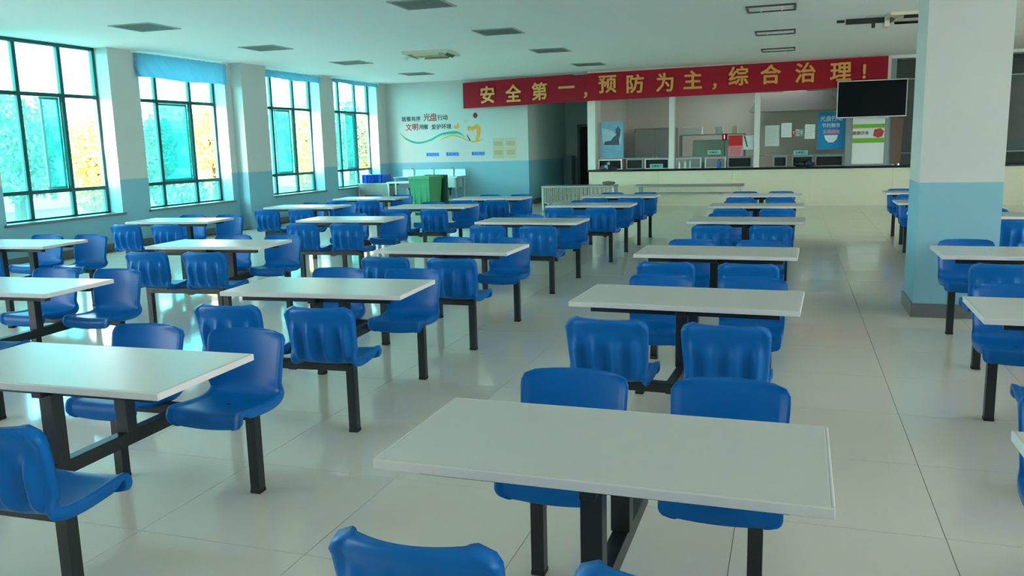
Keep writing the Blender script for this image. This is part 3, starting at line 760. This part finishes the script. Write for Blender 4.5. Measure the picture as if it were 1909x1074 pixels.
t = thing('tray_trolley', 'steel trolley holding upright blue trays under the last window', 'trolley', (-10.50, 20.3, 0))
obj('tub', MB().box(-.42, -.28, .36, .42, .28, .70, .006), mat('pinkish_steel', (176, 160, 150), .4, metal=.4, noise=.15, nscale=4), t)
obj('rim', MB().box(-.44, -.30, .68, .44, .30, .71, .004), M_steel, t)
for sx in (-.42, .42):
    for sy in (-.28, .28):
        lg = obj('leg', MB().tube((sx, sy, .07), (sx, sy, .69), .014), M_steel, t)
        obj('castor', MB().tube((sx - .015, sy, .035), (sx + .015, sy, .035), .035, 14), M_black, lg)
obj('push_bar', MB().tube((.50, -.24, .66), (.50, .24, .66), .014).tube((.42, -.24, .66), (.50, -.24, .66), .012).tube((.42, .24, .66), (.50, .24, .66), .012), M_black, t)
M_traym = mat('tray_blue', (20, 96, 214), .35)
TRAY = MB().box(-.012, -.20, 0, .012, .20, .22, .006).mesh('tray', M_traym)
for i in range(15):
    x = -.35 + i * .045
    o = link('tray', TRAY, None, (-10.50 + x, 20.3 + random.uniform(-.03, .03), .712), R(random.uniform(-4, 4))); tag(o, 'blue tray standing on edge in the steel trolley', 'tray', 'blue trays in the trolley')

t = thing('wheelie_bin', 'green wheelie bin with open lid standing beyond the tables', 'bin', (-8.36, 18.65, 0), R(80))
def frust(m, z0, z1, a, b):
    x0, x1, y0, y1 = a; X0, X1, Y0, Y1 = b
    v = [m.bm.verts.new(p) for p in ((x0, y0, z0), (x1, y0, z0), (x1, y1, z0), (x0, y1, z0), (X0, Y0, z1), (X1, Y0, z1), (X1, Y1, z1), (X0, Y1, z1))]
    for f in ((0, 3, 2, 1), (4, 5, 6, 7), (0, 1, 5, 4), (1, 2, 6, 5), (2, 3, 7, 6), (3, 0, 4, 7)): m.bm.faces.new([v[i] for i in f])
    return m
obj('body', frust(MB(), .06, .88, (-.24, .20, -.24, .24), (-.30, .27, -.29, .29)), M_bin, t)
obj('rim', MB().box(-.32, -.31, .86, .30, .31, .93, .01), M_bin, t)
obj('lid', MB().box(.31, -.40, .26, .36, .24, .95, .012), M_bind, t)
obj('handle', MB().tube((.31, -.24, .93), (.31, .24, .93), .017), M_bind, t)
for s in (-1, 1): obj('wheel', MB().tube((.20, s * .27, .10), (.20, s * .22, .10), .10, 18), M_black, t)
obj('axle', MB().tube((.20, -.25, .10), (.20, .25, .10), .015), M_black, t)
for sy in (-.17, 0, .17): obj('rib', MB().box(-.285, sy - .02, .2, -.262, sy + .02, .84), M_bin, t)
obj('front_foot', MB().box(-.22, -.2, 0, -.14, .2, .07), M_bind, t)

# low slatted rack and steel bench in front of the counter
t = thing('slatted_rack', 'low grey slatted rack standing before the corridor opening', 'rack', (-4.95, 20.2, 0))
for sx in (-.88, .88):
    for sy in (-.24, .24): obj('leg', MB().box(sx - .018, sy - .018, 0, sx + .018, sy + .018, .56), M_alu, t)
obj('top', MB().box(-.91, -.27, .55, .91, .27, .60, .008), M_steeld, t)
obj('lower_rail', MB().box(-.88, -.255, .17, .88, -.225, .21).box(-.88, .225, .17, .88, .255, .21), M_steeld, t)
SL = MB().box(-.017, -.006, .20, .017, .006, .55, .002).mesh('slat', mat('pale_grey_slat', (164, 160, 150), .6, noise=.1, nscale=30))
for i in range(34):
    x = -.84 + i * 1.68 / 33
    link('slat', SL, t, (x, -.262 + .004 * (i % 2), 0)); 
    if i % 2 == 0: link('slat', SL, t, (x, .262, 0))
for i in range(8):
    for s in (-1, 1): link('slat', SL, t, (s * .90, -.20 + i * .057, 0), math.pi / 2)
o = obj('cloth_heap', MB().sphere((0, 0, .03), .1, (1.4, .9, .45)).sphere((.1, .02, .03), .07, (1.2, .9, .5)), mat('dull_cloth', (120, 112, 100), .9, noise=.2, nscale=30), None, True, (-4.25, 20.2, .618)); tag(o, 'dull crumpled cloth on the end of the slatted rack', 'cloth')
t = thing('steel_bench', 'long low stainless steel bench along the cream counter', 'bench', (-2.32, 20.35, 0))
obj('top', MB().box(-1.25, -.22, .54, 1.25, .22, .59, .006), M_steeld, t)
for sx in (-1.16, 1.16):
    for sy in (-.18, .18): obj('leg', MB().tube((sx, sy, 0), (sx, sy, .54), .022), M_steeld, t)
obj('lower_rail', MB().tube((-1.16, -.18, .38), (1.16, -.18, .38), .016).tube((-1.16, .18, .38), (1.16, .18, .38), .016), M_steel, t)
t = thing('steel_table', 'small white-topped steel table between trolley and sink', 'table', (-9.55, 20.0, 0))
obj('top', MB().box(-.42, -.25, .71, .42, .25, .75, .004), M_steel, t)
for sx in (-.38, .38):
    for sy in (-.21, .21): obj('leg', MB().box(sx - .018, sy - .018, 0, sx + .018, sy + .018, .71), M_steel, t)
obj('lower_shelf', MB().box(-.38, -.21, .25, .38, .21, .27), M_steel, t)

# ---------------------------------------------------------------- ceiling fittings
DG = MB(); n = 12; S = .31
for i in range(n + 1):
    a = -S + 2 * S * i / n
    DG.box(a - .007, -S, -.009, a + .007, S, -.004); DG.box(-S, a - .007, -.009, S, a + .007, -.004)
DG = DG.mesh('grille', mat('grey_grille', (128, 136, 132), .5))
DF = MB()
for a, b, c, d in ((-.345, -.345, .345, -.305), (-.345, .305, .345, .345), (-.345, -.305, -.305, .305), (.305, -.305, .345, .305)): DF.box(a, b, -.011, c, d, 0)
DF = DF.mesh('rim', mat('grille_rim', (160, 168, 164), .5))
DB = MB().box(-.30, -.30, -.004, .30, .30, 0).mesh('backing', mat('duct_shade', (40, 46, 45), .8))  # flat dark sheet paints the shade inside the duct
for x in (-4.52, -8.85):
    side = 'window-side line' if x < -6 else 'inner line'
    for i, y in enumerate((10.2, 13.15, 16.2, 19.45)):
        t = thing('ceiling_diffuser', 'square grey ceiling air grille, %s, %s from the far wall' % (side, ORD[4 - i]), 'air vent', (x, y, ZC), R(2), 'square ceiling grilles')
        link('rim', DF, t); link('grille', DG, t); link('backing', DB, t)
for i, y in enumerate((12.70, 15.55, 18.53)):
    t = thing('ceiling_light', 'unlit recessed ceiling light, %s of three above the aisle row' % ('nearest', 'middle', 'farthest')[i], 'light', (-.35, y, ZC), group='recessed ceiling lights')
    m = MB()
    for a, b, c, d in ((-.33, -.28, .33, -.25), (-.33, .25, .33, .28), (-.33, -.25, -.30, .25), (.30, -.25, .33, .25)): m.box(a, b, -.022, c, d, 0)
    obj('frame', m, mat('fitting_frame', (70, 76, 74), .5), t)
    obj('reflector', MB().box(-.30, -.25, -.006, .30, .25, 0), M_ceil, t)
    for dx in (-.14, .14): obj('lamp_tube', MB().tube((dx, -.22, -.014), (dx, .22, -.014), .009), M_white, t)
def cassette(x, y, rz, label, damaged):
    t = thing('air_conditioner', label, 'air conditioner', (x, y, ZC), R(rz), 'ceiling cassette air conditioners')
    m = MB()
    for a, b, c, d in ((-.45, -.45, .45, -.30), (-.45, .30, .45, .45), (-.45, -.30, -.30, .30), (.30, -.30, .45, .30)): m.box(a, b, -.045, c, d, 0, .006)
    obj('fascia', m, M_acw, t)
    obj('intake_grille', MB().box(-.30, -.30, -.03, .30, .30, -.02), mat('dusty_filter', (128, 122, 96), .8), t)
    sl = MB()
    for i in range(7): sl.box(-.30, -.27 + i * .09, -.042, .30, -.262 + i * .09, -.03)
    obj('louvre', sl, M_acw, t)
    for i in range(4):
        fl = MB().box(-.25, -.035, -.004, .25, .035, .004)
        o = obj('air_flap', fl, M_black if (damaged or i == 1) else M_acw, t)
        a = i * math.pi / 2
        o.location = (.375 * math.sin(a), -.375 * math.cos(a), -.062); o.rotation_euler = (R(-35), 0, a)
    if damaged:
        obj('hanging_panel', MB().box(-1.02, -.10, -.10, -.42, -.06, -.02).box(-1.15, -.09, -.07, -1.04, -.06, -.03), M_black, t)
        obj('bracket', MB().box(-.65, -.10, -.17, -.6, -.07, -.08), M_black, t)
        obj('loose_cover', MB().box(-.47, -.12, -.16, -.40, .12, -.01), M_acw, t)
cassette(-6.68, 15.4, 6, 'cream ceiling cassette air conditioner between the two grille lines', False)
cassette(1.72, 14.5, 4, 'broken ceiling air conditioner with black panel hanging, beside the pillar top', True)
t = thing('smoke_detector', 'small pale smoke detector on the ceiling beside the cassette', 'detector', (-7.45, 15.9, ZC))
obj('base', MB().tube((0, 0, 0), (0, 0, -.02), .06, 16), M_white, t); obj('cap', MB().tube((0, 0, -.02), (0, 0, -.05), .045, 16, .03), M_white, t)

# ---------------------------------------------------------------- outside the windows
struct('ground_yard', MB().box(-160, -120, -.5, XL - .38, 180, -.35), mat('asphalt_yard', (120, 122, 116), .9, noise=.1, nscale=1))  # yard darkened to bounce less light onto the near ceiling
struct('ground', MB().box(XL - .38, -120, -.5, 140, 180, -.35), M_asphalt)  # unseen side of the ground, kept pale to bounce light indoors
def leaves_mesh(n, rx, ry, rz, cz, size, m, seed):
    rnd = random.Random(seed); co = []; fs = []
    for i in range(n):
        while True:
            p = Vector((rnd.uniform(-1, 1), rnd.uniform(-1, 1), rnd.uniform(-1, 1)))
            if .25 < p.length < 1: break
        lump = 1 + .18 * math.sin(p.x * 7 + seed) * math.cos(p.y * 6) + .12 * math.sin(p.z * 9 + seed)
        c = Vector((p.x * rx, p.y * ry, p.z * rz)) * lump + Vector((0, 0, cz))
        a = Vector((rnd.gauss(0, 1), rnd.gauss(0, 1), rnd.gauss(0, 1))).normalized(); b = a.orthogonal().normalized(); s = size * rnd.uniform(.6, 1.3)
        k = len(co); co += [c - a * s, c + b * s * .45, c + a * s, c - b * s * .45]; fs.append((k, k + 1, k + 2, k + 3))
    me = bpy.data.meshes.new('foliage'); me.from_pydata([v[:] for v in co], [], fs); me.materials.append(m); return me
def tree(x, y, h, r, m, label, seed):
    t = thing('tree', label, 'tree', (x, y, -.35), group='trees outside the windows')
    obj('trunk', MB().tube((0, 0, 0), (.1, .05, h * .55), .16, 10, .09).tube((.1, .05, h * .5), (.6, .3, h * .75), .07, 8, .03).tube((.1, .05, h * .5), (-.5, -.2, h * .78), .07, 8, .03), M_bark, t)
    f = link('foliage', leaves_mesh(4200, r, r, h * .38, h * .62, .085, m, seed), t); f['kind'] = 'stuff'
TR = [(-18, 15.8, 3.4, .95, M_leaf2, 'green leafy tree outside the nearest window'), (-18.3, 18.7, 3.1, .75, M_leaf1, 'sparse yellow tree outside the open light of the nearest window'),
      (-18, 20.7, 3.1, .6, M_leaf2, 'narrow green tree outside the second window'), (-18, 23.3, 3.9, .8, M_leaf1, 'yellow tree outside the open light of the second window'),
      (-18, 29.2, 4.0, .85, M_leaf1, 'yellow tree outside the third window'), (-18, 32.4, 3.8, .9, M_leaf2, 'green tree outside the last window'),
      (-18, 34.1, 3.7, .6, M_leaf1, 'yellow tree outside the last window'),
      (-39, 34.0, 5.2, 2.6, M_leaf1, 'large yellow tree behind the pale building, first of three'), (-39, 45, 5.4, 2.8, M_leaf1, 'large yellow tree behind the pale building, middle of three'),
      (-39, 59, 5.2, 2.8, M_leaf2, 'large green tree behind the pale building')]
for i, a in enumerate(TR): tree(*a, i + 1)
for i, (x, y, m, r, h, lab) in enumerate(((-14.9, 15.05, M_leaf3, .42, .55, 'amber shrub outside the nearest window'), (-13.3, 16.0, M_leaf2, .6, .5, 'low green shrub under the second window'), (-14.6, 23.4, M_leaf3, .4, .5, 'amber shrub outside the third window'))):
    t = thing('shrub', lab, 'shrub', (x, y, -.35))
    f = link('foliage', leaves_mesh(1100, r, r, h, 1.55 - h, .05, m, 20 + i), t); f['kind'] = 'stuff'
    obj('stem', MB().tube((0, 0, 0), (0, 0, 1.2), .04, 8, .02), M_bark, t)
t = thing('pale_building', 'long pale low building across the yard outside', 'building', (-31, 45, -.35))
obj('wall', MB().box(-4, -30, 0, 4, 30, 3.1), M_facade, t)
obj('roof', MB().box(-4.4, -30.4, 3.1, 4.4, 30.4, 3.45), M_white, t)
for i in range(12):
    y = -26 + i * 4.6
    w = obj('window', MB().box(4.0, y - .8, 1.2, 4.05, y + .8, 3.0), M_alu, t); obj('pane', MB().box(4.05, y - .7, 1.3, 4.06, y + .7, 2.9), M_winpane, w)
